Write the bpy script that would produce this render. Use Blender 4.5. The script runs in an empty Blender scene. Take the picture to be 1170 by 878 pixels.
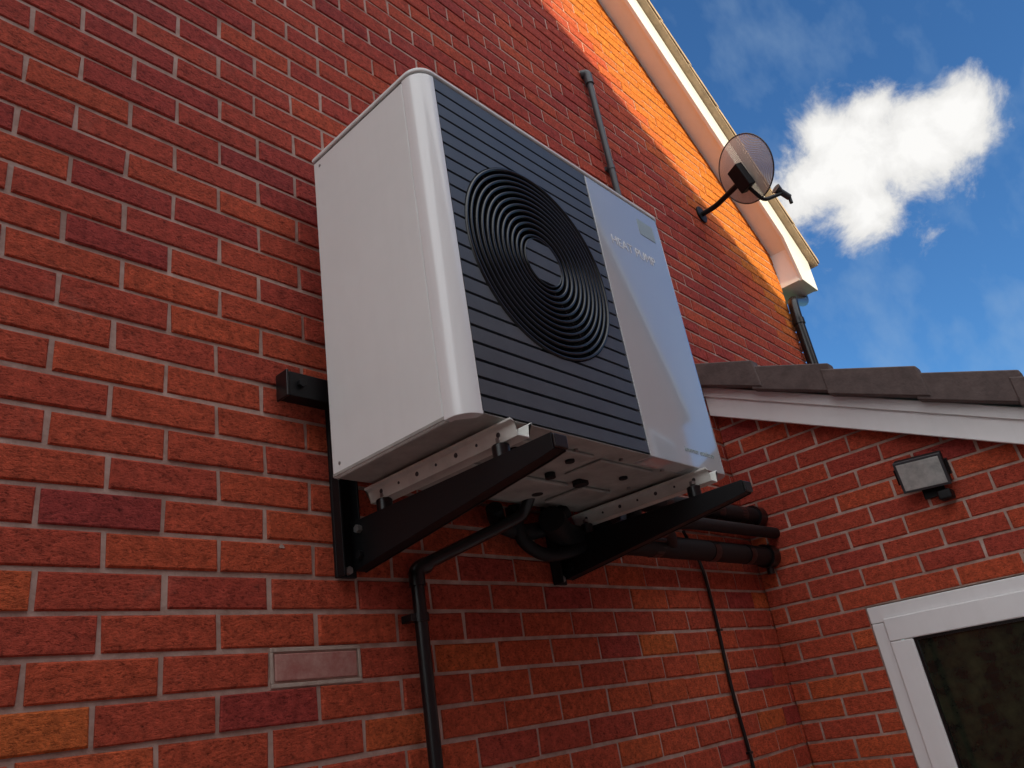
import bpy, bmesh, math, random
from mathutils import Vector, Matrix
random.seed(7)
SC=bpy.context.scene
COL=SC.collection
W=0.52; L=1.1; H=0.924; D=0.439; GZ=-2.3; XE=2.26
# ---------------------------------------------------------------- materials
def mat(name, col, rough=0.5, metal=0.0, coat=0.0, noise=None, bump=0.0, bscale=80, spec=0.5, dirt=0.0):
    m=bpy.data.materials.new(name); m.use_nodes=True; nt=m.node_tree
    b=nt.nodes["Principled BSDF"]
    b.inputs["Base Color"].default_value=(*col,1); b.inputs["Roughness"].default_value=rough
    b.inputs["Metallic"].default_value=metal
    b.inputs["Coat Weight"].default_value=coat; b.inputs["Coat Roughness"].default_value=0.04
    b.inputs["Specular IOR Level"].default_value=spec
    tc=nt.nodes.new("ShaderNodeTexCoord")
    src=None
    if noise:
        c2,sc=noise
        n=nt.nodes.new("ShaderNodeTexNoise"); n.inputs["Scale"].default_value=sc; n.inputs["Detail"].default_value=4; n.inputs["Roughness"].default_value=0.65
        nt.links.new(tc.outputs["Object"],n.inputs["Vector"])
        r=nt.nodes.new("ShaderNodeMapRange"); r.inputs[1].default_value=0.38; r.inputs[2].default_value=0.68
        nt.links.new(n.outputs[0],r.inputs[0])
        mx=nt.nodes.new("ShaderNodeMix"); mx.data_type='RGBA'
        mx.inputs[6].default_value=(*col,1); mx.inputs[7].default_value=(*c2,1)
        nt.links.new(r.outputs[0],mx.inputs[0]); src=mx.outputs[2]; nt.links.new(src,b.inputs["Base Color"])
    if dirt>0 and src:
        mp=nt.nodes.new("ShaderNodeMapping"); mp.inputs["Scale"].default_value=(26,26,3.5); nt.links.new(tc.outputs["Object"],mp.inputs[0])
        n=nt.nodes.new("ShaderNodeTexNoise"); n.inputs["Scale"].default_value=1; n.inputs["Detail"].default_value=3; nt.links.new(mp.outputs[0],n.inputs["Vector"])
        r=nt.nodes.new("ShaderNodeMapRange"); r.inputs[1].default_value=0.52; r.inputs[2].default_value=0.8; r.inputs[4].default_value=dirt
        nt.links.new(n.outputs[0],r.inputs[0])
        mx=nt.nodes.new("ShaderNodeMix"); mx.data_type='RGBA'; mx.inputs[7].default_value=(0.42,0.40,0.36,1)
        nt.links.new(r.outputs[0],mx.inputs[0]); nt.links.new(src,mx.inputs[6]); nt.links.new(mx.outputs[2],b.inputs["Base Color"])
    if bump>0:
        n=nt.nodes.new("ShaderNodeTexNoise"); n.inputs["Scale"].default_value=bscale; n.inputs["Detail"].default_value=3
        nt.links.new(tc.outputs["Object"],n.inputs["Vector"])
        bp=nt.nodes.new("ShaderNodeBump"); bp.inputs["Strength"].default_value=bump; bp.inputs["Distance"].default_value=0.002
        nt.links.new(n.outputs[0],bp.inputs["Height"]); nt.links.new(bp.outputs[0],b.inputs["Normal"])
    return m

def brick_mat(name):
    m=bpy.data.materials.new(name); m.use_nodes=True; nt=m.node_tree; N=nt.nodes; K=nt.links
    b=N["Principled BSDF"]; b.inputs["Roughness"].default_value=0.82; b.inputs["Specular IOR Level"].default_value=0.15
    at=N.new("ShaderNodeAttribute"); at.attribute_name="rnd"
    sp=N.new("ShaderNodeSeparateColor"); K.new(at.outputs["Color"],sp.inputs[0])
    cr=N.new("ShaderNodeValToRGB"); e=cr.color_ramp.elements
    e[0].position=0; e[0].color=(0.27,0.044,0.044,1)
    e[1].position=1; e[1].color=(0.80,0.290,0.030,1)
    x=e.new(0.25); x.color=(0.41,0.060,0.048,1)
    x=e.new(0.62); x.color=(0.60,0.108,0.046,1)
    K.new(sp.outputs[0],cr.inputs[0])
    tc=N.new("ShaderNodeTexCoord")
    n1=N.new("ShaderNodeTexNoise"); n1.inputs["Scale"].default_value=42; n1.inputs["Detail"].default_value=5; n1.inputs["Roughness"].default_value=0.78
    K.new(tc.outputs["Object"],n1.inputs["Vector"])
    r1=N.new("ShaderNodeMapRange"); r1.inputs[1].default_value=0.3; r1.inputs[2].default_value=0.7; r1.inputs[3].default_value=0.58; r1.inputs[4].default_value=1.38
    K.new(n1.outputs[0],r1.inputs[0])
    mu=N.new("ShaderNodeMix"); mu.data_type='RGBA'; mu.blend_type='MULTIPLY'; mu.inputs[0].default_value=1
    K.new(cr.outputs[0],mu.inputs[6]); K.new(r1.outputs[0],mu.inputs[7])
    mp=N.new("ShaderNodeMapping"); mp.inputs["Scale"].default_value=(1,1,1.9); mp.inputs["Rotation"].default_value=(0,.35,0); K.new(tc.outputs["Object"],mp.inputs[0])
    n5=N.new("ShaderNodeTexNoise"); n5.inputs["Scale"].default_value=105; n5.inputs["Detail"].default_value=4; n5.inputs["Roughness"].default_value=0.75
    K.new(mp.outputs[0],n5.inputs["Vector"])
    r2=N.new("ShaderNodeMapRange"); r2.inputs[1].default_value=0.34; r2.inputs[2].default_value=0.48; r2.inputs[3].default_value=0.42; r2.inputs[4].default_value=1.0
    K.new(n5.outputs[0],r2.inputs[0])
    mu2=N.new("ShaderNodeMix"); mu2.data_type='RGBA'; mu2.blend_type='MULTIPLY'; mu2.inputs[0].default_value=1
    K.new(mu.outputs[2],mu2.inputs[6]); K.new(r2.outputs[0],mu2.inputs[7])
    n4=N.new("ShaderNodeTexNoise"); n4.inputs["Scale"].default_value=7; n4.inputs["Detail"].default_value=5; n4.inputs["Roughness"].default_value=0.75
    K.new(tc.outputs["Object"],n4.inputs["Vector"])
    r4=N.new("ShaderNodeMapRange"); r4.inputs[1].default_value=0.6; r4.inputs[2].default_value=0.85; r4.inputs[4].default_value=0.18
    K.new(n4.outputs[0],r4.inputs[0])
    mx=N.new("ShaderNodeMix"); mx.data_type='RGBA'; mx.inputs[7].default_value=(0.50,0.28,0.22,1)
    K.new(r4.outputs[0],mx.inputs[0]); K.new(mu2.outputs[2],mx.inputs[6]); K.new(mx.outputs[2],b.inputs["Base Color"])
    bp=N.new("ShaderNodeBump"); bp.inputs["Strength"].default_value=1.0; bp.inputs["Distance"].default_value=0.008
    K.new(n5.outputs[0],bp.inputs["Height"]); K.new(bp.outputs[0],b.inputs["Normal"])
    return m

def brick_tex_mat(name, axis):
    m=bpy.data.materials.new(name); m.use_nodes=True; nt=m.node_tree; N=nt.nodes; K=nt.links
    b=N["Principled BSDF"]; b.inputs["Roughness"].default_value=0.85
    tc=N.new("ShaderNodeTexCoord"); sp=N.new("ShaderNodeSeparateXYZ"); K.new(tc.outputs["Object"],sp.inputs[0])
    cb=N.new("ShaderNodeCombineXYZ"); K.new(sp.outputs[axis],cb.inputs[0]); K.new(sp.outputs[2],cb.inputs[1])
    br=N.new("ShaderNodeTexBrick"); br.inputs["Scale"].default_value=1; br.inputs["Brick Width"].default_value=0.225; br.inputs["Row Height"].default_value=0.075
    br.inputs["Mortar Size"].default_value=0.005; br.inputs["Color1"].default_value=(0.24,0.06,0.05,1); br.inputs["Color2"].default_value=(0.42,0.12,0.08,1); br.inputs["Mortar"].default_value=(0.4,0.35,0.31,1)
    K.new(cb.outputs[0],br.inputs["Vector"]); K.new(br.outputs[0],b.inputs["Base Color"])
    return m

M_BRICK=brick_mat("red_brick")
M_BRICKY=brick_tex_mat("brick_side",1); M_BRICKX=brick_tex_mat("brick_front",0)
M_MORTAR=mat("mortar",(0.36,0.235,0.19),0.95,noise=((0.55,0.40,0.34),14),bump=0.8,bscale=160)
M_AIR=mat("patched_brick",(0.36,0.13,0.11),0.9,noise=((0.46,0.25,0.21),26),bump=1.0,bscale=70)
M_WHITE=mat("white_paint",(0.78,0.79,0.78),0.36,coat=0.15,bump=0.06,bscale=400,noise=((0.75,0.76,0.75),5),dirt=.05)
M_GLOSS=mat("gloss_silver_panel",(0.52,0.53,0.54),0.12,coat=1.0,spec=0.8)
M_COLUMN=mat("gloss_corner",(0.80,0.80,0.80),0.26,coat=0.5)
M_SLAT=mat("slate_grey_slat",(0.068,0.076,0.088),0.34,noise=((0.082,0.091,0.104),12))
M_BLACK=mat("black_plastic",(0.007,0.007,0.008),0.28)
M_DARK=mat("dark_void",(0.005,0.005,0.006),0.8)
M_BRKT=mat("black_powder_coat",(0.005,0.005,0.006),0.5,bump=0.1,bscale=300,spec=0.3)
M_FOAM=mat("black_foam_insulation",(0.007,0.007,0.008),0.6,bump=0.4,bscale=120,spec=0.3)
M_BASE=mat("galvanised_base",(0.40,0.39,0.36),0.5,noise=((0.26,0.25,0.23),9),bump=0.25,bscale=40)
M_RAIL=mat("cream_rail",(0.76,0.75,0.70),0.42,noise=((0.62,0.61,0.56),14))
M_UPVC=mat("white_upvc",(0.86,0.86,0.86),0.28,coat=0.2,noise=((0.82,0.82,0.82),4),dirt=.08)
M_TILE=mat("dark_roof_tile",(0.080,0.056,0.052),0.75,noise=((0.125,0.090,0.082),16),bump=0.6,bscale=90)
M_TAN=mat("tan_roof_tile",(0.54,0.40,0.26),0.85,noise=((0.36,0.27,0.18),12),bump=0.7,bscale=60)
M_GREYPIPE=mat("grey_pipe",(0.045,0.045,0.05),0.45)
M_METAL=mat("dull_metal",(0.35,0.34,0.33),0.4,metal=0.8)
M_LENS=mat("floodlight_glass",(0.50,0.52,0.50),0.12,coat=0.6,noise=((0.34,0.36,0.35),30))
M_GLASS=mat("window_glass",(0.010,0.011,0.009),0.03,spec=0.5,noise=((0.030,0.037,0.020),15))  # green mottle painted into the base colour in place of reflected foliage
M_TEXT=mat("pale_lettering",(0.86,0.87,0.88),0.3)
M_LABEL=mat("label",(0.36,0.44,0.46),0.4)
M_PAVE=mat("paving",(0.34,0.32,0.30),0.85,noise=((0.24,0.23,0.22),1.5))
M_GRASS=mat("grass",(0.05,0.09,0.025),0.9,noise=((0.08,0.11,0.035),0.8))
M_LEAF=mat("leaf",(0.08,0.12,0.03),0.55,noise=((0.12,0.15,0.035),2))
M_BARK=mat("bark",(0.09,0.065,0.045),0.9)
M_WOOD=mat("fence_wood",(0.22,0.14,0.08),0.8,noise=((0.15,0.10,0.06),6))
# ---------------------------------------------------------------- helpers
def empty(name,loc=(0,0,0)):
    e=bpy.data.objects.new(name,None); e.empty_display_size=0.1; COL.objects.link(e); e.location=loc; return e
def link(me,name,m,parent,smooth=False):
    o=bpy.data.objects.new(name,me); COL.objects.link(o)
    if m: me.materials.append(m)
    if parent: 
        o.parent=parent; o.matrix_parent_inverse=Matrix.Translation(-Vector(parent.location))
    if smooth:
        for p in me.polygons: p.use_smooth=True
    return o
def bevel(o,w,seg=2):
    b=o.modifiers.new("bev","BEVEL"); b.width=w; b.segments=seg; b.limit_method='ANGLE'; b.angle_limit=math.radians(35)
    for p in o.data.polygons: p.use_smooth=True
    b.harden_normals=True
def box(name,x0,x1,y0,y1,z0,z1,m,parent=None,bev=0,M=None):
    bm=bmesh.new(); bmesh.ops.create_cube(bm,size=1)
    for v in bm.verts:
        v.co=Vector((x0+(v.co.x+.5)*(x1-x0), y0+(v.co.y+.5)*(y1-y0), z0+(v.co.z+.5)*(z1-z0)))
    if M: bmesh.ops.transform(bm,matrix=M,verts=bm.verts)
    me=bpy.data.meshes.new(name); bm.to_mesh(me); bm.free()
    o=link(me,name,m,parent)
    if bev: bevel(o,bev)
    return o
def prism(name,pts,ax,a0,a1,m,parent=None,bev=0):
    bm=bmesh.new()
    def mk(p,a):
        if ax==0: return (a,p[0],p[1])
        if ax==1: return (p[0],a,p[1])
        return (p[0],p[1],a)
    v0=[bm.verts.new(mk(p,a0)) for p in pts]; v1=[bm.verts.new(mk(p,a1)) for p in pts]
    n=len(pts); bm.faces.new(v0); bm.faces.new(v1[::-1])
    for i in range(n): bm.faces.new((v0[i],v1[i],v1[(i+1)%n],v0[(i+1)%n]))
    bmesh.ops.recalc_face_normals(bm,faces=bm.faces)
    me=bpy.data.meshes.new(name); bm.to_mesh(me); bm.free()
    o=link(me,name,m,parent)
    if bev: bevel(o,bev)
    return o
def fillet(pts,rad,seg=6):
    pts=[Vector(p) for p in pts]; out=[pts[0]]
    for i in range(1,len(pts)-1):
        a,b,c=pts[i-1],pts[i],pts[i+1]; r=min(rad,(a-b).length*.45,(c-b).length*.45)
        p=b+(a-b).normalized()*r; q=b+(c-b).normalized()*r
        for k in range(seg+1):
            t=k/seg; out.append(p*(1-t)**2+b*2*t*(1-t)+q*t*t)
    out.append(pts[-1]); return out
def tube(name,pts,r,m,parent=None,rad=0.04):
    pts=fillet(pts,rad) if len(pts)>2 else [Vector(p) for p in pts]
    cu=bpy.data.curves.new(name,'CURVE'); cu.dimensions='3D'; s=cu.splines.new('POLY'); s.points.add(len(pts)-1)
    for i,p in enumerate(pts): s.points[i].co=(*p,1)
    cu.bevel_depth=r; cu.bevel_resolution=6; cu.use_fill_caps=True
    cu.materials.append(m)
    o=bpy.data.objects.new(name,cu); COL.objects.link(o)
    if parent: o.parent=parent; o.matrix_parent_inverse=Matrix.Translation(-Vector(parent.location))
    return o
def cyl(name,p0,p1,r,m,parent=None,r2=None,seg=32,bev=0.0):
    p0,p1=Vector(p0),Vector(p1); d=p1-p0
    bm=bmesh.new(); bmesh.ops.create_cone(bm,cap_ends=True,segments=seg,radius1=r,radius2=r if r2 is None else r2,depth=d.length)
    Mx=Matrix.Translation((p0+p1)/2)@d.to_track_quat('Z','Y').to_matrix().to_4x4()
    bmesh.ops.transform(bm,matrix=Mx,verts=bm.verts)
    me=bpy.data.meshes.new(name); bm.to_mesh(me); bm.free(); o=link(me,name,m,parent)
    bevel(o,bev if bev else r*0.05,1); return o

def brick_wall(name,P,u0,u1,z0,z1,parent,skip=(),holes=(),cuts=(),depth=0.008,tfun=None):
    bm=bmesh.new(); lay=bm.loops.layers.float_color.new("rnd")
    k0=math.floor((z0+.4275)/.075); k1=math.ceil((z1+.4275)/.075)
    for k in range(k0,k1):
        zb=-.4225+.075*k; zt=zb+.065
        off=-.113+(0.1125 if k%2 else 0)+random.uniform(-.006,.006)*(0 if k==0 else 1)
        j0=math.floor((u0-off)/.225)-1; j1=math.ceil((u1-off)/.225)+1
        for j in range(j0,j1):
            a=off+.225*j; b=a+.215
            if (k,j) in skip: continue
            a2,b2=max(a,u0),min(b,u1)
            if b2-a2<.01: continue
            segs=[(a2,b2)]
            for (h0,h1,hz0,hz1) in holes:
                if zb+.03>hz0 and zb+.03<hz1:
                    ns=[]
                    for s in segs:
                        if s[1]<=h0 or s[0]>=h1: ns.append(s)
                        else:
                            if s[0]<h0-.012: ns.append((s[0],h0-.003))
                            if s[1]>h1+.012: ns.append((h1+.003,s[1]))
                    segs=ns
            for (s0,s1) in segs:
                t=random.betavariate(4.5,4.5)
                t=t*0.50+0.25-0.10*max(-1,min(1.5,(zb+0.3)/0.8))  # lower bricks more orange: stronger light there is put into the colour
                if random.random()<0.03: t*=0.5
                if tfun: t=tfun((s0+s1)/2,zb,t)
                t=min(1,max(0,t))
                colr=(t,random.random(),random.random(),1)
                dn=random.uniform(-.0016,.0016); c=random.uniform(.002,.0045)
                q=lambda s:random.uniform(-s,s)
                du=[q(.0019) for _ in range(4)]; dz=[q(.0017) for _ in range(4)]
                cu=[s0,s1,s1,s0]; cz=[zb,zb,zt,zt]; su=[1,-1,-1,1]; szz=[1,1,-1,-1]
                back=[bm.verts.new(P(cu[i]+du[i],cz[i]+dz[i],-depth)) for i in range(4)]
                mid=[bm.verts.new(P(cu[i]+du[i],cz[i]+dz[i],dn-c)) for i in range(4)]
                fr=[bm.verts.new(P(cu[i]+du[i]+su[i]*c,cz[i]+dz[i]+szz[i]*c,dn)) for i in range(4)]
                fs=[bm.faces.new(fr)]
                for i in range(4):
                    n=(i+1)%4
                    fs.append(bm.faces.new((fr[i],mid[i],mid[n],fr[n])))
                    fs.append(bm.faces.new((mid[i],back[i],back[n],mid[n])))
                for f in fs:
                    for l in f.loops: l[lay]=colr
    for co,no in cuts:
        g=bm.verts[:]+bm.edges[:]+bm.faces[:]
        bmesh.ops.bisect_plane(bm,geom=g,plane_co=co,plane_no=no,clear_outer=True)
    me=bpy.data.meshes.new(name); bm.to_mesh(me); bm.free()
    return link(me,name,M_BRICK,parent)

# ---------------------------------------------------------------- ground
def sheet(name,x0,x1,y0,y1,z,m):
    me=bpy.data.meshes.new(name); me.from_pydata([(x0,y0,z),(x1,y0,z),(x1,y1,z),(x0,y1,z)],[],[(0,1,2,3)]); return link(me,name,m,None)
sheet("ground",-600,600,-600,600,GZ,M_GRASS)
sheet("paved_path",-12,12,-5,0.53,GZ+.004,M_PAVE)

# ---------------------------------------------------------------- main house
house=empty("brick_house",(0.35,4.5,GZ))
XH=3.85; XL=-3.15; XR=0.35; MS=0.8
def line(x): return 3.397-MS*(abs(x-XR)-(2.247-XR))
zr=line(XR); ze=line(XH)
def sunlit_strip_tint(u,z,t):
    # sunlit strip below the verge painted in: bricks turned lighter, more orange
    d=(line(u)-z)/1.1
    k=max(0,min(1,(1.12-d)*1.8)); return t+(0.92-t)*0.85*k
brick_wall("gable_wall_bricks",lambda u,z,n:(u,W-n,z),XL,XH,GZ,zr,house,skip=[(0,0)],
  cuts=[((XR,W,zr),(MS,0,1)),((XR,W,zr),(-MS,0,1))],tfun=sunlit_strip_tint)
o=prism("house_body",[(XL+.008,GZ),(XH-.008,GZ),(XH-.008,ze),(XR,zr),(XL+.008,ze)],1,W+.005,8.5,M_MORTAR,house)
o.data.materials.append(M_BRICKY)
for p in o.data.polygons:
    if abs(p.normal.x)>.9: p.material_index=1
YB=0.37
for s,nm in ((1,"right"),(-1,"left")):
    X=lambda x:XR+s*(x-XR)
    prism("barge_board_"+nm,[(X(XR+.001),zr-.02),(X(XR+.001),zr+.20),(X(4.12),line(4.12)+.20),(X(4.12),1.86),(X(3.86),1.86),(X(3.76),line(3.76)-.02)],1,YB,YB+.022,M_UPVC,house,bev=.003)
    prism("verge_soffit_"+nm,[(X(XR+.001),zr+.012),(X(XR+.001),zr+.022),(X(3.95),line(3.95)+.022),(X(3.95),line(3.95)+.012)],1,YB+.022,W+.004,M_UPVC,house)
    prism("eaves_box_"+nm,[(X(3.852),1.865),(X(4.118),1.865),(X(4.118),line(4.118)+.19),(X(3.852),line(3.852)+.19)],1,YB+.023,8.5,M_UPVC,house)
    n=15; xs0=XR; xs1=4.19; step=(xs1-xs0)/n
    for i in range(n):
        a=max(xs0+i*step-.03,XR); b=xs0+(i+1)*step
        pts=[(X(a),line(a)+.215),(X(b),line(b)+.215+.024),(X(b),line(b)+.215+.058),(X(a),line(a)+.215+.034)]
        prism("tile_course_%s_%d"%(nm,i),pts,1,0.318,8.7,M_TAN,house)
    prism("undercloak_"+nm,[(X(XR),zr+.202),(X(XR),zr+.214),(X(4.17),line(4.17)+.214),(X(4.17),line(4.17)+.202)],1,0.325,8.6,M_TAN,house)
    tube("gutter_"+nm,[(X(4.19),.40,1.99),(X(4.19),8.6,1.99)],0.05,M_BLACK,house)
tube("downpipe",[(4.17,.50,1.96),(4.15,.49,1.84),(3.835,.475,1.74),(3.815,.475,1.62),(3.815,.475,.95)],0.034,M_BLACK,house,rad=.05)
tube("downpipe_shoe",[(3.815,.475,1.0),(3.815,.475,.96),(3.815,.38,.90)],0.037,M_BLACK,house,rad=.03)
for zz in (1.55,1.20): tube("downpipe_clip_%d"%int(zz*10),[(3.815,.475,zz),(3.815,.475,zz+.04)],0.040,M_BLACK,house)

ab=empty("air_brick",(0,W,-.39))
box("brick_infill",-.108,.097,W+.0005,W+.02,-.4165,-.3625,M_AIR,ab,bev=.003)
M_PATCH=mat("fresh_mortar",(0.38,0.29,0.24),0.95,noise=((0.50,0.40,0.34),25),bump=1.0,bscale=120)
for nm,a in (("top",(-.118,.107,-.3585,-.3505)),("bottom",(-.118,.107,-.4285,-.4205)),("l",(-.119,-.112,-.4200,-.3590)),("r",(.101,.108,-.4200,-.3590))):
    box("mortar_joint_"+nm,a[0],a[1],W+.0008,W+.02,a[2],a[3],M_PATCH,ab,bev=.001)
def smear(nm,cx,cz,rx,rz,seed):
    rg=random.Random(seed); n=26; pts=[]
    for i in range(n):
        a=2*math.pi*i/n; k=rg.uniform(.55,1.1); pts.append((cx+rx*k*math.cos(a),cz+rz*k*math.sin(a)))
    prism(nm,pts,1,W-.0022,W+.003,M_PATCH,ab)
smear("mortar_dab",-.085,-.138,.008,.005,4)

# ---------------------------------------------------------------- extension
ext=empty("brick_extension",(3.5,-.4,GZ))
ES=0.485; YE=-1.15
def eb(y): return 0.608+ES*(y-.523)
wt=lambda y: eb(y)+.10
brick_wall("side_wall_bricks",lambda u,z,n:(XE-n,u,z),YE,W-.002,GZ,1.0,ext,holes=[(-.95,.131,-1.50,-.3525)],
   cuts=[((XE,0,wt(0)),(0,-ES,1))])
def bodyp(nm,y0,y1,z0,z1=None):
    pts=[(y0,z0),(y1,z0),(y1,wt(y1) if z1 is None else z1),(y0,wt(y0) if z1 is None else z1)]
    return prism(nm,pts,0,XE+.005,XE+.28,M_MORTAR,ext)
bodyp("wall_core_a",YE+.005,-.95,GZ); bodyp("wall_core_b",.131,W-.002,GZ)
bodyp("wall_core_c",-.949,.130,-.3525); bodyp("wall_core_d",-.949,.130,GZ,-1.50)
box("front_wall",XE+.281,5.2,YE+.005,YE+.25,GZ,wt(YE),M_BRICKX,ext)
box("far_wall",5.201,5.3,YE+.005,W-.002,GZ,wt(YE),M_BRICKY,ext)
XB=2.20
prism("barge_board",[(-1.25,eb(-1.25)),(W-.003,eb(W)),(W-.003,eb(W)+.15),(-1.25,eb(-1.25)+.15)],0,XB,XB+.02,M_UPVC,ext,bev=.003)
prism("barge_board_step",[(-1.25,eb(-1.25)+.095),(W-.003,eb(W)+.095),(W-.003,eb(W)+.145),(-1.25,eb(-1.25)+.145)],0,XB-.014,XB-.001,M_UPVC,ext,bev=.003)
prism("soffit",[(-1.25,eb(-1.25)+.02),(W-.003,eb(W)+.02),(W-.003,eb(W)+.03),(-1.25,eb(-1.25)+.03)],0,XB+.021,XE+.006,M_UPVC,ext)
n=6; y0=-1.31; y1=W-.004; st=(y1-y0)/n
for i in range(n):
    a=y0+i*st; b=min(y1,a+st+.05)
    zf=lambda y: eb(y)+.145
    prism("verge_cap_%d"%i,[(a,zf(a)+.012),(b,zf(b)-.006),(b,zf(b)+.108),(a+.012,zf(a)+.146)],0,2.13-.006*(i%2),2.185,M_TILE,ext,bev=.006)
    prism("tile_course_%d"%i,[(a,zf(a)+.085),(b,zf(b)+.055),(b,zf(b)+.080),(a,zf(a)+.120)],0,2.186,5.4,M_TILE,ext)
prism("roof_deck",[(y0+.05,zf(y0+.05)+.02),(y1,zf(y1)+.02),(y1,zf(y1)+.05),(y0+.05,zf(y0+.05)+.05)],0,2.19,5.38,M_TILE,ext)
fw=.062
def wf(nm,y0,y1,z0,z1,x0,x1,m=M_UPVC,b=.004): return box(nm,x0,x1,y0,y1,z0,z1,m,ext,bev=b)
wy0,wy1,wz0,wz1=-.945,.127,-1.495,-.357
wf("window_frame_top",wy0,wy1,wz1-fw,wz1,XE-.006,XE+.06); wf("window_frame_bottom",wy0,wy1,wz0,wz0+fw,XE-.006,XE+.06)
wf("window_frame_l",wy1-fw,wy1,wz0+fw+.001,wz1-fw-.001,XE-.006,XE+.06); wf("window_frame_r",wy0,wy0+fw,wz0+fw+.001,wz1-fw-.001,XE-.006,XE+.06)
sy0,sy1,sz0,sz1=wy0+fw-.012,wy1-fw+.012,wz0+fw-.012,wz1-fw+.012; sw=.085
wf("window_sash_top",sy0,sy1,sz1-sw,sz1,XE-.020,XE-.0065,b=.005); wf("window_sash_bottom",sy0,sy1,sz0,sz0+sw,XE-.020,XE-.0065,b=.005)
wf("window_sash_l",sy1-sw,sy1,sz0+sw+.001,sz1-sw-.001,XE-.020,XE-.0065,b=.005); wf("window_sash_r",sy0,sy0+sw,sz0+sw+.001,sz1-sw-.001,XE-.020,XE-.0065,b=.005)
gk=.010
wf("window_gasket_top",sy0+sw-gk,sy1-sw+gk,sz1-sw-gk,sz1-sw,XE-.012,XE-.004,M_BLACK,0); wf("window_gasket_l",sy1-sw-gk,sy1-sw,sz0+sw,sz1-sw-gk-.001,XE-.012,XE-.004,M_BLACK,0)
box("window_glass",XE-.002,XE+.008,sy0+.05,sy1-.05,sz0+.05,sz1-.05,M_GLASS,ext)
box("window_sill",XE-.06,XE-.0065,wy0-.03,wy1+.03,wz0-.03,wz0-.001,M_UPVC,ext,bev=.005)

# ---------------------------------------------------------------- neighbouring houses
SX,SZ=-.15,.33     # sun direction slope (x and z per unit of -y)
nb=empty("brick_house",(-2,-8,GZ))
NS=0.504
def nz(x): return 1.76+NS*(3.75-(x-SX*5.52))+SZ*5.52
nxr=-3.2; nxe=5.0; nxl=nxr-(nxe-nxr)
prism("gable_walls",[(nxl,GZ),(nxe,GZ),(nxe,nz(nxe)-.25),(nxr,nz(nxr)-.25),(nxl,nz(nxe)-.25)],1,-13,-5.15,M_BRICKX,nb)
prism("roof_right",[(nxr,nz(nxr)-.2),(nxr,nz(nxr)),(nxe+.3,nz(nxe+.3)),(nxe+.3,nz(nxe+.3)-.2)],1,-13.2,-5.0,M_TILE,nb)
prism("roof_left",[(nxr-.001,nz(nxr)-.2),(nxr-.001,nz(nxr)),(nxl-.3,nz(nxe+.3)),(nxl-.3,nz(nxe+.3)-.2)],1,-13.2,-5.0,M_TILE,nb)
prism("neighbour_barge_board",[(nxr,nz(nxr)-.28),(nxr,nz(nxr)-.06),(nxe+.28,nz(nxe+.28)-.06),(nxe+.28,nz(nxe+.28)-.28)],1,-4.995,-4.97,M_UPVC,nb)
box("landing_window_frame",-1.2,0.0,-5.149,-5.10,.6,1.7,M_UPVC,nb,bev=.01); box("landing_window_glass",-1.12,-.08,-5.099,-5.09,.68,1.62,M_GLASS,nb)
nb2=empty("brick_house",(9,-8,GZ))
def r2f(x): return 7.5-1.0*abs(x-8.3)
prism("gable_walls",[(5.4,GZ),(11.2,GZ),(11.2,r2f(11.2)-.25),(8.3,7.25),(5.4,r2f(5.4)-.25)],1,-12,-4.65,M_BRICKX,nb2)
prism("roof_right",[(8.301,7.3),(8.301,7.5),(11.6,r2f(11.6)),(11.6,r2f(11.6)-.2)],1,-12.2,-4.5,M_TILE,nb2)
prism("roof_left",[(8.3,7.3),(8.3,7.5),(5.35,r2f(5.35)),(5.35,r2f(5.35)-.2)],1,-12.2,-4.5,M_TILE,nb2)
prism("neighbour_barge_board",[(8.3,7.2),(8.3,7.45),(11.55,r2f(11.55)-.05),(11.55,r2f(11.55)-.3)],1,-4.495,-4.47,M_UPVC,nb2)
box("window_frame",9.0,10.2,-4.649,-4.60,2.2,3.3,M_UPVC,nb2,bev=.01); box("window_pane",9.08,10.12,-4.599,-4.59,2.28,3.22,M_GLASS,nb2)

# ---------------------------------------------------------------- heat pump
hp=empty("heat_pump_unit",(L/2,D/2,0))
R=.048
def arc(cx,cy,r,a0,a1,n=10): return [(cx+r*math.cos(math.radians(a0+(a1-a0)*i/n)),cy+r*math.sin(math.radians(a0+(a1-a0)*i/n))) for i in range(n+1)]
def outline(o=0): return [(-o,D+o)]+arc(R,R,R+o,180,270)+arc(L-R,R,R+o,270,360)+[(L+o,D+o)]
prism("top_lid",outline(.0025),2,H-.013,H,M_WHITE,hp,bev=.005)
prism("top_lid_gap",outline(-.004),2,H-.0165,H-.0135,M_DARK,hp)
prism("base_tray",outline(-.001),2,.003,.012,M_BASE,hp,bev=.002)
zb,zt=.0135,H-.017
col=[(0,.062)]+arc(R,R,R,180,270)+[(.052,0),(.052,.02),(.02,.05),(.02,.062)]
o=prism("corner_column",col,2,.001,zt,M_COLUMN,hp); bevel(o,.0015,1)
box("side_panel",.002,.02,.0645,D-.001,.002,zt,M_WHITE,hp,bev=.003)
box("side_panel_recess",.006,.019,.0622,.0644,zb,zt,M_DARK,hp)
for i,(y,z) in enumerate(((.41,.03),(.41,.885))): cyl("side_screw_%d"%i,(.0005,y,z),(.003,y,z),.004,M_METAL,hp,seg=16)
XS=.667
rp=[(XS,.0),]+arc(L-R,R,R,270,360)+[(L,D-.001),(L-.02,D-.001),(L-.02,.06),(XS,.06)]
o=prism("service_panel",rp,2,.002,zt,M_GLOSS,hp); bevel(o,.0025,2)
box("back_panel",.021,L-.021,D-.02,D-.001,zb,zt,M_WHITE,hp)
box("front_cavity",.0525,XS-.001,.075,.09,zb,zt,M_DARK,hp)
CX,CZ,CR=.360,.476,.268
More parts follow.
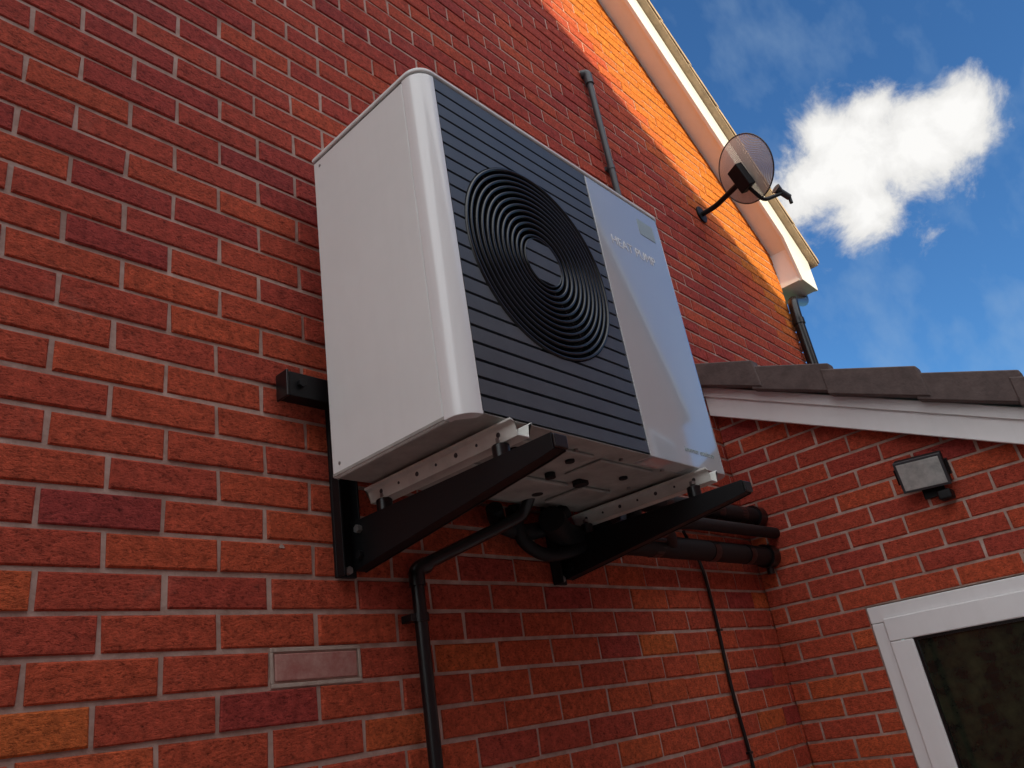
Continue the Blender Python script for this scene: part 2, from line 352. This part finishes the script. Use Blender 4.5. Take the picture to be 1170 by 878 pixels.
x0,x1=.0535,XS-.004
zb=.004
NSL=22; pit=(zt-zb)/NSL
bm=bmesh.new()
def quadstrip(pl,pr,y0,y1):
    n=len(pl)
    F=lambda p,y: bm.verts.new((p[0],y,p[1]))
    a=[F(p,y0) for p in pl]; b=[F(p,y0) for p in pr]; c=[F(p,y1) for p in pl]; d=[F(p,y1) for p in pr]
    for i in range(n-1):
        bm.faces.new((a[i],b[i],b[i+1],a[i+1])); bm.faces.new((c[i],a[i],a[i+1],c[i+1])); bm.faces.new((b[i],d[i],d[i+1],b[i+1]))
    bm.faces.new((a[0],c[0],d[0],b[0])); bm.faces.new((a[-1],b[-1],d[-1],c[-1]))
for i in range(NSL):
    za=zb+i*pit+.0035; zc=zb+(i+1)*pit-.0035
    if i==0: za=zb+.001
    if i==NSL-1: zc=zt-.001
    rr=CR+.004
    near=min(abs(za-CZ),abs(zc-CZ)) if not(za<CZ<zc) else 0
    if near>=rr:
        quadstrip([(x0,za),(x0,zc)],[(x1,za),(x1,zc)],.001,.012); continue
    zs=[za+(zc-za)*k/10 for k in range(11)]
    hw=[math.sqrt(max(0,rr*rr-(z-CZ)**2)) for z in zs]
    if min(hw)<=0.0:
        zedge=CZ+rr if za>CZ else CZ-rr
        lo,hi=(zedge,zc) if za>CZ else (za,zedge)
        quadstrip([(x0,lo),(x0,hi)],[(x1,lo),(x1,hi)],.001,.012)
        lo,hi=(za,zedge) if za>CZ else (zedge,zc)
        zs=[lo+(hi-lo)*k/10 for k in range(11)]; hw=[math.sqrt(max(0,rr*rr-(z-CZ)**2)) for z in zs]
    quadstrip([(x0,z) for z in zs],[(max(x0+.002,CX-h),z) for z,h in zip(zs,hw)],.001,.012)
    quadstrip([(min(x1-.002,CX+h),z) for z,h in zip(zs,hw)],[(x1,z) for z in zs],.001,.012)
HR=.068
for i in range(NSL):
    za=zb+i*pit+.0035; zc=zb+(i+1)*pit-.0035
    za=max(za,CZ-HR+.001); zc=min(zc,CZ+HR-.001)
    if zc-za<.004: continue
    zs=[za+(zc-za)*k/10 for k in range(11)]; hw=[math.sqrt(max(1e-6,HR*HR-(z-CZ)**2)) for z in zs]
    quadstrip([(CX-h,z) for z,h in zip(zs,hw)],[(CX+h,z) for z,h in zip(zs,hw)],-.002,.010)
bmesh.ops.recalc_face_normals(bm,faces=bm.faces)
me=bpy.data.meshes.new("front_slats"); bm.to_mesh(me); bm.free(); o=link(me,"front_slats",M_SLAT,hp)
bv=o.modifiers.new("b","BEVEL"); bv.width=.0018; bv.segments=2; bv.limit_method='ANGLE'; bv.angle_limit=math.radians(60)
def ring(name,r,w,y0,y1,m,parent,seg=96):
    bm=bmesh.new(); prof=[(r-w/2,y1),(r-w/2,y0+w*.3),(r-w*.2,y0),(r+w*.2,y0),(r+w/2,y0+w*.3),(r+w/2,y1)]
    vs=[[bm.verts.new((CX+p[0]*math.cos(2*math.pi*s/seg),p[1],CZ+p[0]*math.sin(2*math.pi*s/seg))) for p in prof] for s in range(seg)]
    for s in range(seg):
        t=(s+1)%seg
        for k in range(len(prof)-1): bm.faces.new((vs[s][k],vs[s][k+1],vs[t][k+1],vs[t][k]))
    bmesh.ops.recalc_face_normals(bm,faces=bm.faces)
    me=bpy.data.meshes.new(name); bm.to_mesh(me); bm.free(); return link(me,name,m,parent,True)
ring("fan_grille_rim",CR-.002,.008,-.003,.07,M_BLACK,hp)
nr=11
for i in range(nr):
    r=HR+.011+(CR-.018-HR-.011)*i/(nr-1)
    dish=-.004+.004*((r-.17)/.1)**2
    ring("fan_grille_ring_%d"%i,r,.0075,dish,.016,M_BLACK,hp)
ring("hub_rim",HR+.0005,.003,-.003,.02,M_BLACK,hp)
cyl("hub_backing",(CX,.012,CZ),(CX,.02,CZ),HR,M_DARK,hp)
for i in range(12):
    a=2*math.pi*i/12+.13
    tube("grille_spoke_%d"%i,[(CX+HR*math.cos(a),.020,CZ+HR*math.sin(a)),(CX+CR*math.cos(a),.020,CZ+CR*math.sin(a))],.0022,M_BLACK,hp)
bm=bmesh.new()
for b in range(3):
    prev=None
    for k in range(9):
        r=.06+.19*k/8; a0=b*2*math.pi/3+.35*k/8; wd=.75
        va=bm.verts.new((CX+r*math.cos(a0),.045,CZ+r*math.sin(a0))); vb=bm.verts.new((CX+r*math.cos(a0+wd),.068,CZ+r*math.sin(a0+wd)))
        if prev: bm.faces.new((prev[0],prev[1],vb,va))
        prev=(va,vb)
me=bpy.data.meshes.new("fan_blades"); bm.to_mesh(me); bm.free(); link(me,"fan_blades",M_GREYPIPE,hp,True)
def text(nm,s,size,x,z,m):
    cu=bpy.data.curves.new(nm,'FONT'); cu.body=s; cu.size=size; cu.extrude=.0004; cu.materials.append(m)
    o=bpy.data.objects.new(nm,cu); COL.objects.link(o); o.rotation_euler=(math.pi/2,0,0); o.location=(x,-.0007,z)
    o.parent=hp; o.matrix_parent_inverse=Matrix.Translation(-Vector(hp.location))
text("lettering","HEAT PUMP",.046,.735,.690,M_TEXT)
text("small_lettering","inverter outdoor",.024,.855,.045,M_LABEL)
box("rating_label",.93,1.02,-.0012,-.0002,.80,.86,M_LABEL,hp)
zu=.0025
for i,(a,b,c,d,h) in enumerate([(.22,.50,.06,.17,.008),(.22,.36,.22,.38,.010),(.40,.62,.24,.40,.012),(.54,.78,.07,.19,.008),(.68,.82,.24,.38,.010)]):
    box("base_pressing_%d"%i,a,b,c,d,zu-h,zu,M_BASE,hp,bev=.006)
for i,(x,y,r) in enumerate([(.30,.20,.018),(.5,.205,.014),(.64,.215,.022),(.45,.1,.012),(.72,.13,.012),(.25,.1,.01),(.58,.32,.016)]):
    cyl("drain_hole_%d"%i,(x,y,zu-.014),(x,y,zu),r,M_DARK,hp)
for i,(x,y) in enumerate([(.42,.055),(.60,.05),(.80,.055),(.31,.30),(.85,.2)]): cyl("base_screw_%d"%i,(x,y,zu-.006),(x,y,zu),.006,M_METAL,hp,seg=6)
tube("base_lip",[(.008,D-.012,.001),(.008,.06,.001)],.0045,M_BASE,hp)
tube("base_lip_right",[(L-.008,.06,.001),(L-.008,D-.012,.001)],.0045,M_BASE,hp)
def rail(nm,xc):
    w=.034; za,zc=-.042,-.010; ya,yb=-.025,.455
    pts=[(xc-w,zc+.006),(xc-w,zc),(xc-w+.012,zc-.004),(xc-w+.016,za),(xc+w-.016,za),(xc+w-.012,zc-.004),(xc+w,zc),(xc+w,zc+.006),(xc+w-.010,zc+.001),(xc+w-.019,za+.004),(xc-w+.019,za+.004),(xc-w+.010,zc+.001)]
    o=prism(nm,pts,1,ya,yb,M_RAIL,hp); bevel(o,.0012,1)
    for i in range(7):
        y=ya+.05+i*.064
        cyl(nm+"_slot_%d"%i,(xc-w+.0125,y,-.024),(xc-w+.0160,y,-.024),.0035 if i%2 else .0055,M_GREYPIPE,hp,seg=16)
rail("foot_rail_a",.135); rail("foot_rail_b",.93)

# ---------------------------------------------------------------- wall bracket
br=empty("wall_mounting_bracket",(.5,.5,-.1))
def arm(nm,xc):
    zt_=-.076; w=.020
    side=[(W-.012,-.192),(W-.012,zt_),(-.125,zt_),(-.125,zt_-.034),(-.09,zt_-.040)]
    prism(nm+"_web",side,0,xc-w,xc-w+.005,M_BRKT,br,bev=.001)
    prism(nm+"_web2",side,0,xc+w-.005,xc+w,M_BRKT,br,bev=.001)
    box(nm+"_top",xc-w+.0051,xc+w-.0051,-.124,W-.012,zt_-.006,zt_-.001,M_BRKT,br)
    bot=[(W-.013,-.190),(-.09,zt_-.038),(-.124,zt_-.032),(-.124,zt_-.027),(-.09,zt_-.033),(W-.013,-.185)]
    prism(nm+"_bottom",bot,0,xc-w+.0051,xc+w-.0051,M_BRKT,br)
    prism(nm+"_endcap",[(-.126,zt_-.004),(-.126,zt_-.032),(-.132,zt_-.030),(-.132,zt_-.004)],0,xc-w,xc+w,M_BLACK,br,bev=.002)
    xu=xc-.036
    box(nm+"_upright",xu-.028,xu+.028,W-.012,W-.002,-.205,.270,M_BRKT,br,bev=.002)
    box(nm+"_upright_fl",xu-.028,xu-.023,W-.040,W-.0121,-.205,.270,M_BRKT,br,bev=.001)
    box(nm+"_upright_fr",xu+.023,xu+.028,W-.040,W-.0121,-.075,.270,M_BRKT,br,bev=.001)
    for z in (-.16,-.10): cyl(nm+"_bolt%d"%int(-z*100),(xc-w-.012,W-.05,z),(xc-w,W-.05,z),.010,M_METAL if z>-.12 else M_BRKT,br,seg=6)
    cyl(nm+"_wall_bolt",(xu,W-.024,-.19),(xu,W-.012,-.19),.010,M_METAL,br,seg=6)
    for y in (.03,.41):
        cyl(nm+"_rubber_%d"%int(y*100),(xc+.01,y,zt_-.001),(xc+.01,y,-.0425),.019,M_BLACK,br,bev=.003)
        cyl(nm+"_nut_%d"%int(y*100),(xc+.01,y,-.0375),(xc+.01,y,-.028),.009,M_METAL,br,seg=6)
arm("arm_a",.112); arm("arm_b",.895)
box("cross_rail",-.085,1.19,W-.055,W-.013,.205,.268,M_BRKT,br,bev=.003)
box("cross_rail_endcap",-.093,-.086,W-.058,W-.010,.202,.271,M_BLACK,br,bev=.003)
cyl("cross_rail_bolt",(-.055,W-.067,.238),(-.055,W-.055,.238),.011,M_BRKT,br,seg=6)

# ---------------------------------------------------------------- pipes
dp=empty("condensate_drain_pipe",(.3,.48,-1))
px,py=.266,W-.034
tube("pipe",[(.60,.36,.004),(.60,.40,-.045),(px+.02,py,-.175),(px,py,-.195),(px,py,GZ)],.0165,M_BLACK,dp,rad=.03)
tube("elbow",[(px+.035,py-.004,-.172),(px,py,-.185),(px,py,-.225)],.0205,M_BLACK,dp,rad=.03)
for i,z in enumerate((-.30,-.95,-1.7)):
    tube("clip_%d"%i,[(px,py,z-.010),(px,py,z+.010)],.0205,M_BLACK,dp); box("clip_foot_%d"%i,px-.034,px-.012,py-.006,W-.001,z-.009,z+.009,M_BLACK,dp,bev=.002)
ip=empty("insulated_pipe",(1.6,.47,.1))
tube("pipe",[(.96,.395,-.055),(1.10,.44,-.030),(1.28,.462,.09),(XE-.002,.455,.105)],.037,M_FOAM,ip,rad=.08)
tube("collar",[(XE-.06,.455,.1045),(XE-.003,.455,.105)],.048,M_BLACK,ip)
for i,x in enumerate((1.45,1.85,2.05)): tube("tape_%d"%i,[(x,.461-.0015*i,.094+.004*i),(x+.05,.460-.0015*i,.0945+.004*i)],.0385,M_BLACK,ip)
ip2=empty("insulated_pipe",(1.6,.46,-.08))
tube("pipe",[(.70,.38,-.05),(.82,.44,-.080),(XE-.002,.450,-.070)],.039,M_FOAM,ip2,rad=.08)
tube("collar",[(XE-.065,.450,-.0705),(XE-.003,.450,-.070)],.050,M_BLACK,ip2)
tube("drain_stub",[(XE-.035,.450,-.10),(XE-.035,.450,-.145)],.016,M_BLACK,ip2)
for i,x in enumerate((1.3,1.7,2.0)): tube("tape_%d"%i,[(x,.4455,-.0765+.002*i),(x+.045,.4455,-.0762+.002*i)],.0405,M_BLACK,ip2)
# a third, thinner lagged pipe running between the two, slung just under the unit
ip3=empty("insulated_pipe",(1.6,.40,.02))
tube("pipe",[(1.02,.30,-.005),(1.06,.34,-.055),(1.20,.385,-.020),(1.55,.405,.012),(XE-.002,.400,.020)],.024,M_FOAM,ip3,rad=.06)
cyl("coupling",(1.30,.392,-.010),(1.38,.397,-.003),.031,M_BLACK,ip3,bev=.003)
vb=empty("isolation_valve",(1.1,.38,-.03))
cyl("body",(1.02,.30,-.070),(1.14,.31,-.066),.026,M_BLACK,vb,bev=.003); cyl("union_nut",(1.14,.31,-.066),(1.18,.314,-.064),.032,M_BLACK,vb,seg=8,bev=.003)
tube("tail",[(1.17,.313,-.064),(1.30,.36,-.060),(1.42,.43,-.072)],.022,M_FOAM,vb,rad=.05)
cyl("spindle",(1.08,.305,-.07),(1.08,.280,-.110),.010,M_BLACK,vb); box("handle",1.045,1.115,.268,.280,-.122,-.112,M_BRKT,vb,bev=.003)
hose=empty("flexible_hose",(.7,.4,-.05))
tube("hose",[(.52,.43,-.02),(.56,.46,-.055),(.66,.46,-.075),(.74,.44,-.06),(.80,.40,-.01)],.024,M_FOAM,hose,rad=.05)
hose2=empty("flexible_hose",(.65,.4,-.09))
tube("hose",[(.62,.44,.0),(.63,.45,-.10),(.72,.44,-.145),(.86,.42,-.12),(.98,.41,-.06)],.019,M_FOAM,hose2,rad=.06)
cyl("hose_union",(.615,.44,-.004),(.622,.446,-.04),.027,M_BLACK,hose2,seg=8,bev=.003)
cb=empty("power_cable",(1.75,.5,-.5))
pts=[(1.60,.47,.0),(1.70,.50,-.06)]+[(1.755+.008*math.sin(i*1.3),W-.008,-.12-i*.12) for i in range(18)]
tube("cable",pts,.0065,M_BLACK,cb,rad=.05)
for i in range(4): box("clip_%d"%i,1.745+.008*math.sin(2+i),1.768+.008*math.sin(2+i),W-.017,W-.001,-.36-i*.42,-.352-i*.42,M_BLACK,cb)
vp=empty("vent_pipe",(1.81,.5,1.5))
tube("pipe",[(1.81,W-.028,.30),(1.81,W-.028,2.455)],.0160,M_GREYPIPE,vp)
tube("top_elbow",[(1.81,W-.028,2.40),(1.81,W-.028,2.475),(1.79,W+.0,2.475)],.023,M_GREYPIPE,vp,rad=.03)
for i,z in enumerate((1.0,1.85)):
    tube("clip_%d"%i,[(1.81,W-.028,z-.012),(1.81,W-.028,z+.012)],.0190,M_GREYPIPE,vp); box("clip_base_%d"%i,1.79,1.83,W-.012,W-.001,z-.01,z+.01,M_GREYPIPE,vp)

# ---------------------------------------------------------------- floodlight
fl=empty("security_floodlight",(2.2,-.25,.06))
fm=Matrix.Translation((2.185,-.258,.070))@Matrix.Rotation(math.radians(-24),4,'Y')@Matrix.Rotation(math.radians(4),4,'X')
box("housing",-.012,.022,-.085,.085,-.062,.062,M_BRKT,fl,bev=.006,M=fm)
box("bezel",-.020,-.0125,-.085,.085,-.062,.062,M_GREYPIPE,fl,bev=.003,M=fm)
box("lens",-.0225,-.0205,-.075,.075,-.052,.052,M_LENS,fl,bev=.001,M=fm)
for i in range(7): box("fin_%d"%i,.0225,.036,-.066+i*.02,-.060+i*.02,-.045,.045,M_BRKT,fl,M=fm)
box("bracket_l",.0,.016,-.095,-.087,-.03,.03,M_BRKT,fl,M=fm); box("bracket_r",.0,.016,.087,.095,-.03,.03,M_BRKT,fl,M=fm)
box("wall_plate",XE-.014,XE-.002,-.30,-.22,-.02,.05,M_BRKT,fl,bev=.002)
box("sensor",XE-.06,XE-.003,-.325,-.275,-.045,-.008,M_BRKT,fl,bev=.008)

# ---------------------------------------------------------------- satellite dish
sd=empty("satellite_dish",(2.8,.4,2.0))
C0=Vector((2.76,.165,2.10)); nrm=Vector((.80,-.46,.36)).normalized()
up=Vector((0,0,1)); sx=up.cross(nrm).normalized(); uy=nrm.cross(sx)
MD=Matrix((( sx.x,uy.x,nrm.x,C0.x),(sx.y,uy.y,nrm.y,C0.y),(sx.z,uy.z,nrm.z,C0.z),(0,0,0,1)))
M_DISH=mat("grey_perforated_mesh",(0.50,0.49,0.49),0.5)
nt=M_DISH.node_tree; bs=nt.nodes["Principled BSDF"]; tcn=nt.nodes.new("ShaderNodeTexCoord"); vv=nt.nodes.new("ShaderNodeTexVoronoi"); vv.inputs["Scale"].default_value=260; vv.inputs["Randomness"].default_value=0.0
nt.links.new(tcn.outputs["Object"],vv.inputs["Vector"]); cmp=nt.nodes.new("ShaderNodeMath"); cmp.operation='GREATER_THAN'; cmp.inputs[1].default_value=0.32; nt.links.new(vv.outputs["Distance"],cmp.inputs[0]); nt.links.new(cmp.outputs[0],bs.inputs["Alpha"])
bm=bmesh.new(); rings=[]; RX,RY=.205,.19
for k in range(1,11):
    f=k/10; rings.append([bm.verts.new((RX*f*math.cos(t*math.pi/24),RY*f*math.sin(t*math.pi/24),.045*f*f-.045)) for t in range(48)])
c=bm.verts.new((0,0,-.045))
for t in range(48): bm.faces.new((c,rings[0][t],rings[0][(t+1)%48]))
for k in range(9):
    for t in range(48): bm.faces.new((rings[k][t],rings[k+1][t],rings[k+1][(t+1)%48],rings[k][(t+1)%48]))
bmesh.ops.transform(bm,matrix=MD,verts=bm.verts)
me=bpy.data.meshes.new("reflector"); bm.to_mesh(me); bm.free(); link(me,"reflector",M_DISH,sd,True)
tube("reflector_rim",[MD@Vector((RX*math.cos(t*math.pi/24),RY*math.sin(t*math.pi/24),0)) for t in range(49)],.004,M_GREYPIPE,sd,rad=.001)
foot=Vector((2.83,W-.006,2.03)); back=MD@Vector((0,-.06,-.075))
cyl("wall_foot",(2.83,W-.012,2.03),(2.83,W-.001,2.03),.055,M_BRKT,sd)
tube("mount_arm",[foot,(2.83,W-.10,2.03),back],.016,M_BRKT,sd,rad=.06)
box("back_bracket",-.045,.045,-.12,.03,-.095,-.046,M_BRKT,sd,bev=.006,M=MD)
lnb=MD@Vector((.03,-.20,.17))
tube("lnb_arm",[MD@Vector((0,-.10,-.07)),MD@Vector((.01,-.215,-.02)),lnb],.011,M_BRKT,sd,rad=.04)
d=(MD@Vector((0,0,0))-lnb).normalized()
cyl("lnb_body",lnb-d*.05,lnb+d*.02,.018,M_GREYPIPE,sd); cyl("lnb_horn",lnb+d*.02,lnb+d*.05,.020,M_GREYPIPE,sd,r2=.030)
cyl("lnb_connector",lnb-d*.05,lnb-d*.05+Vector((0,0,-.04)),.010,M_BRKT,sd)

# ---------------------------------------------------------------- trees, shrub & fence
def tree(loc,h,seed,nl=6000,nm="tree",lo=.35,sp=.28,ls=(.03,.08)):
    rg=random.Random(seed); e=empty(nm,loc); x,y,z=loc
    tube("trunk",[(x,y,z),(x+.02*h,y,z+h*.3),(x,y+.02*h,z+h*.6)],.03*h if h<4 else .16,M_BARK,e,rad=.3)
    lobes=[]
    for i in range(16):
        a=rg.uniform(0,6.28); r=rg.uniform(.2,1)*h*sp; zz=z+h*rg.uniform(lo,.92)
        p=Vector((x+r*math.cos(a),y+r*math.sin(a),zz)); lobes.append((p,rg.uniform(.10,.19)*h))
        tube("limb_%d"%i,[(x,y,z+h*rg.uniform(.2,.5)),tuple(p)],.006*h,M_BARK,e)
    vs=[];fs=[]
    for i in range(nl):
        p,r=rg.choice(lobes); d=Vector((rg.gauss(0,1),rg.gauss(0,1),rg.gauss(0,1))).normalized()*r*rg.uniform(.4,1.08)
        q=p+d; a=Vector((rg.gauss(0,1),rg.gauss(0,1),rg.gauss(0,1))).normalized(); b=a.orthogonal().normalized(); s=rg.uniform(*ls)
        if q.y>W-.05 and q.x>XL: continue
        n=len(vs); vs+= [q-a*s,q+b*s*.6,q+a*s,q-b*s*.6]; fs.append((n,n+1,n+2,n+3))
    me=bpy.data.meshes.new("foliage"); me.from_pydata(vs,[],fs); link(me,"foliage",M_LEAF,e)
tree((-9,1.5,GZ),6.5,1); tree((-11,-2.6,GZ),7.5,2)
tree((-2.7,-.05,GZ),2.7,5,6000,"garden_shrub",.15,.16,(.015,.04))
fe=empty("fence",(-6.5,0,GZ))
for i in range(30): box("board_%d"%i,-6.51+.012*(i%2),-6.49+.012*(i%2),-4.9+i*.33,-4.9+i*.33+.31,GZ,GZ+1.8,M_WOOD,fe)

# ---------------------------------------------------------------- world + sun
sun_dir=Vector((SX,-1,SZ)).normalized()
el=math.asin(sun_dir.z); rotz=math.atan2(sun_dir.x,sun_dir.y)
w=bpy.data.worlds.new("World"); SC.world=w; w.use_nodes=True; nt=w.node_tree; N=nt.nodes; K=nt.links
bg=N["Background"]; bg.inputs[1].default_value=1.0
sky=N.new("ShaderNodeTexSky"); sky.sky_type='NISHITA'; sky.sun_disc=False; sky.sun_elevation=el; sky.sun_rotation=rotz%(2*math.pi); sky.air_density=1.0; sky.dust_density=0.2; sky.ozone_density=3.0
sk=N.new("ShaderNodeVectorMath"); sk.operation='MULTIPLY'; sk.inputs[1].default_value=(0.080,0.135,0.182); K.new(sky.outputs[0],sk.inputs[0])
tc=N.new("ShaderNodeTexCoord"); DIR=tc.outputs["Generated"]
def math_(op,a,b=None,c=None,clamp=False):
    n=N.new("ShaderNodeMath"); n.operation=op; n.use_clamp=clamp
    for i,v in enumerate((a,b,c)):
        if v is None: continue
        if isinstance(v,(int,float)): n.inputs[i].default_value=v
        else: K.new(v,n.inputs[i])
    return n.outputs[0]
def blob(c,r):
    c=Vector(c).normalized(); d=N.new("ShaderNodeVectorMath"); d.operation='DISTANCE'; K.new(DIR,d.inputs[0]); d.inputs[1].default_value=c
    return math_('SUBTRACT',1.0,math_('DIVIDE',d.outputs["Value"],r))
lobes=[((.8456,.1274,.5184),.086),((.8546,.026,.5187),.044),((.8523,.0762,.5173),.054),((.8150,.1457,.5600),.038),((.867,.144,.4771),.048),((.8341,.1791,.522),.056),((.8207,.0950,.5600),.030)]
acc=None
for c,r in lobes:
    bl=blob(c,r)
    acc=bl if acc is None else math_('SMOOTH_MAX',acc,bl,0.35)
acc=math_('MULTIPLY',acc,1.5)
nz1=N.new("ShaderNodeTexNoise"); nz1.inputs["Scale"].default_value=15; nz1.inputs["Detail"].default_value=9; nz1.inputs["Roughness"].default_value=0.64; nz1.inputs["Distortion"].default_value=0.3; K.new(DIR,nz1.inputs["Vector"])
fld=math_('ADD',acc,math_('MULTIPLY',math_('SUBTRACT',nz1.outputs[0],0.5),3.2))
mr=N.new("ShaderNodeMapRange"); mr.interpolation_type='SMOOTHSTEP'; mr.inputs[1].default_value=-0.30; mr.inputs[2].default_value=0.70; K.new(fld,mr.inputs[0])
dt=N.new("ShaderNodeVectorMath"); dt.operation='DOT_PRODUCT'; K.new(DIR,dt.inputs[0]); dt.inputs[1].default_value=Vector((-.72,-.42,.55)).normalized()
nz2=N.new("ShaderNodeTexNoise"); nz2.inputs["Scale"].default_value=2.2; nz2.inputs["Detail"].default_value=3; K.new(DIR,nz2.inputs["Vector"])
f2=math_('ADD',dt.outputs["Value"],math_('MULTIPLY',math_('SUBTRACT',nz2.outputs[0],0.5),1.2))
mr2=N.new("ShaderNodeMapRange"); mr2.interpolation_type='SMOOTHSTEP'; mr2.inputs[1].default_value=0.05; mr2.inputs[2].default_value=0.6; K.new(f2,mr2.inputs[0])
mpw=N.new("ShaderNodeMapping"); mpw.inputs["Scale"].default_value=(3,7,5); mpw.inputs["Rotation"].default_value=(.3,.5,.9); K.new(DIR,mpw.inputs[0])
nz3=N.new("ShaderNodeTexNoise"); nz3.inputs["Scale"].default_value=1.6; nz3.inputs["Detail"].default_value=5; nz3.inputs["Roughness"].default_value=0.55; K.new(mpw.outputs[0],nz3.inputs["Vector"])
mr3=N.new("ShaderNodeMapRange"); mr3.inputs[1].default_value=0.50; mr3.inputs[2].default_value=0.85; mr3.inputs[4].default_value=0.42; K.new(nz3.outputs[0],mr3.inputs[0])
shd=N.new("ShaderNodeMapRange"); shd.inputs[1].default_value=-0.2; shd.inputs[2].default_value=1.3; shd.inputs[3].default_value=0.66; shd.inputs[4].default_value=1.0; K.new(fld,shd.inputs[0])
ccol=N.new("ShaderNodeVectorMath"); ccol.operation='SCALE'; ccol.inputs[0].default_value=(0.98,0.97,0.95); K.new(shd.outputs[0],ccol.inputs[3])
def mixc(f,a,b):
    m=N.new("ShaderNodeMix"); m.data_type='RGBA'; K.new(f,m.inputs[0]); K.new(a,m.inputs[6])
    if isinstance(b,tuple): m.inputs[7].default_value=b
    else: K.new(b,m.inputs[7])
    return m.outputs[2]
c1=mixc(mr3.outputs[0],sk.outputs[0],(0.42,0.56,0.70,1))
c2=mixc(mr.outputs[0],c1,ccol.outputs[0])
c3=mixc(mr2.outputs[0],c2,(2.02,2.08,2.15,1))  # bright cloud bank outside the view, added to lift the shaded walls
K.new(c3,bg.inputs[0])
sl=bpy.data.lights.new("sun",'SUN'); sl.energy=5; sl.angle=math.radians(.5); sl.color=(1,.86,.54)
so=bpy.data.objects.new("sun",sl); COL.objects.link(so); so.rotation_euler=sun_dir.to_track_quat('Z','Y').to_euler(); so.location=(-5,-15,9)

# ---------------------------------------------------------------- camera
cd=bpy.data.cameras.new("camera"); cam=bpy.data.objects.new("camera",cd); COL.objects.link(cam); SC.camera=cam
cd.sensor_width=36; cd.lens=889/1170*36; cd.clip_start=.02; cd.clip_end=2000
yaw,pitch,roll=.89,.414,-.167
cy,sy=math.cos(yaw),math.sin(yaw); cp,sp=math.cos(pitch),math.sin(pitch)
f=Vector((sy*cp,cy*cp,sp)); r=Vector((cy,-sy,0)); u=r.cross(f); cr,sr=math.cos(roll),math.sin(roll)
r2=cr*r+sr*u; u2=-sr*r+cr*u
cam.matrix_world=Matrix(((r2.x,u2.x,-f.x,-1.028),(r2.y,u2.y,-f.y,-.959),(r2.z,u2.z,-f.z,-.578),(0,0,0,1)))
SC.view_settings.view_transform='Standard'; SC.view_settings.look='None'; SC.view_settings.exposure=0
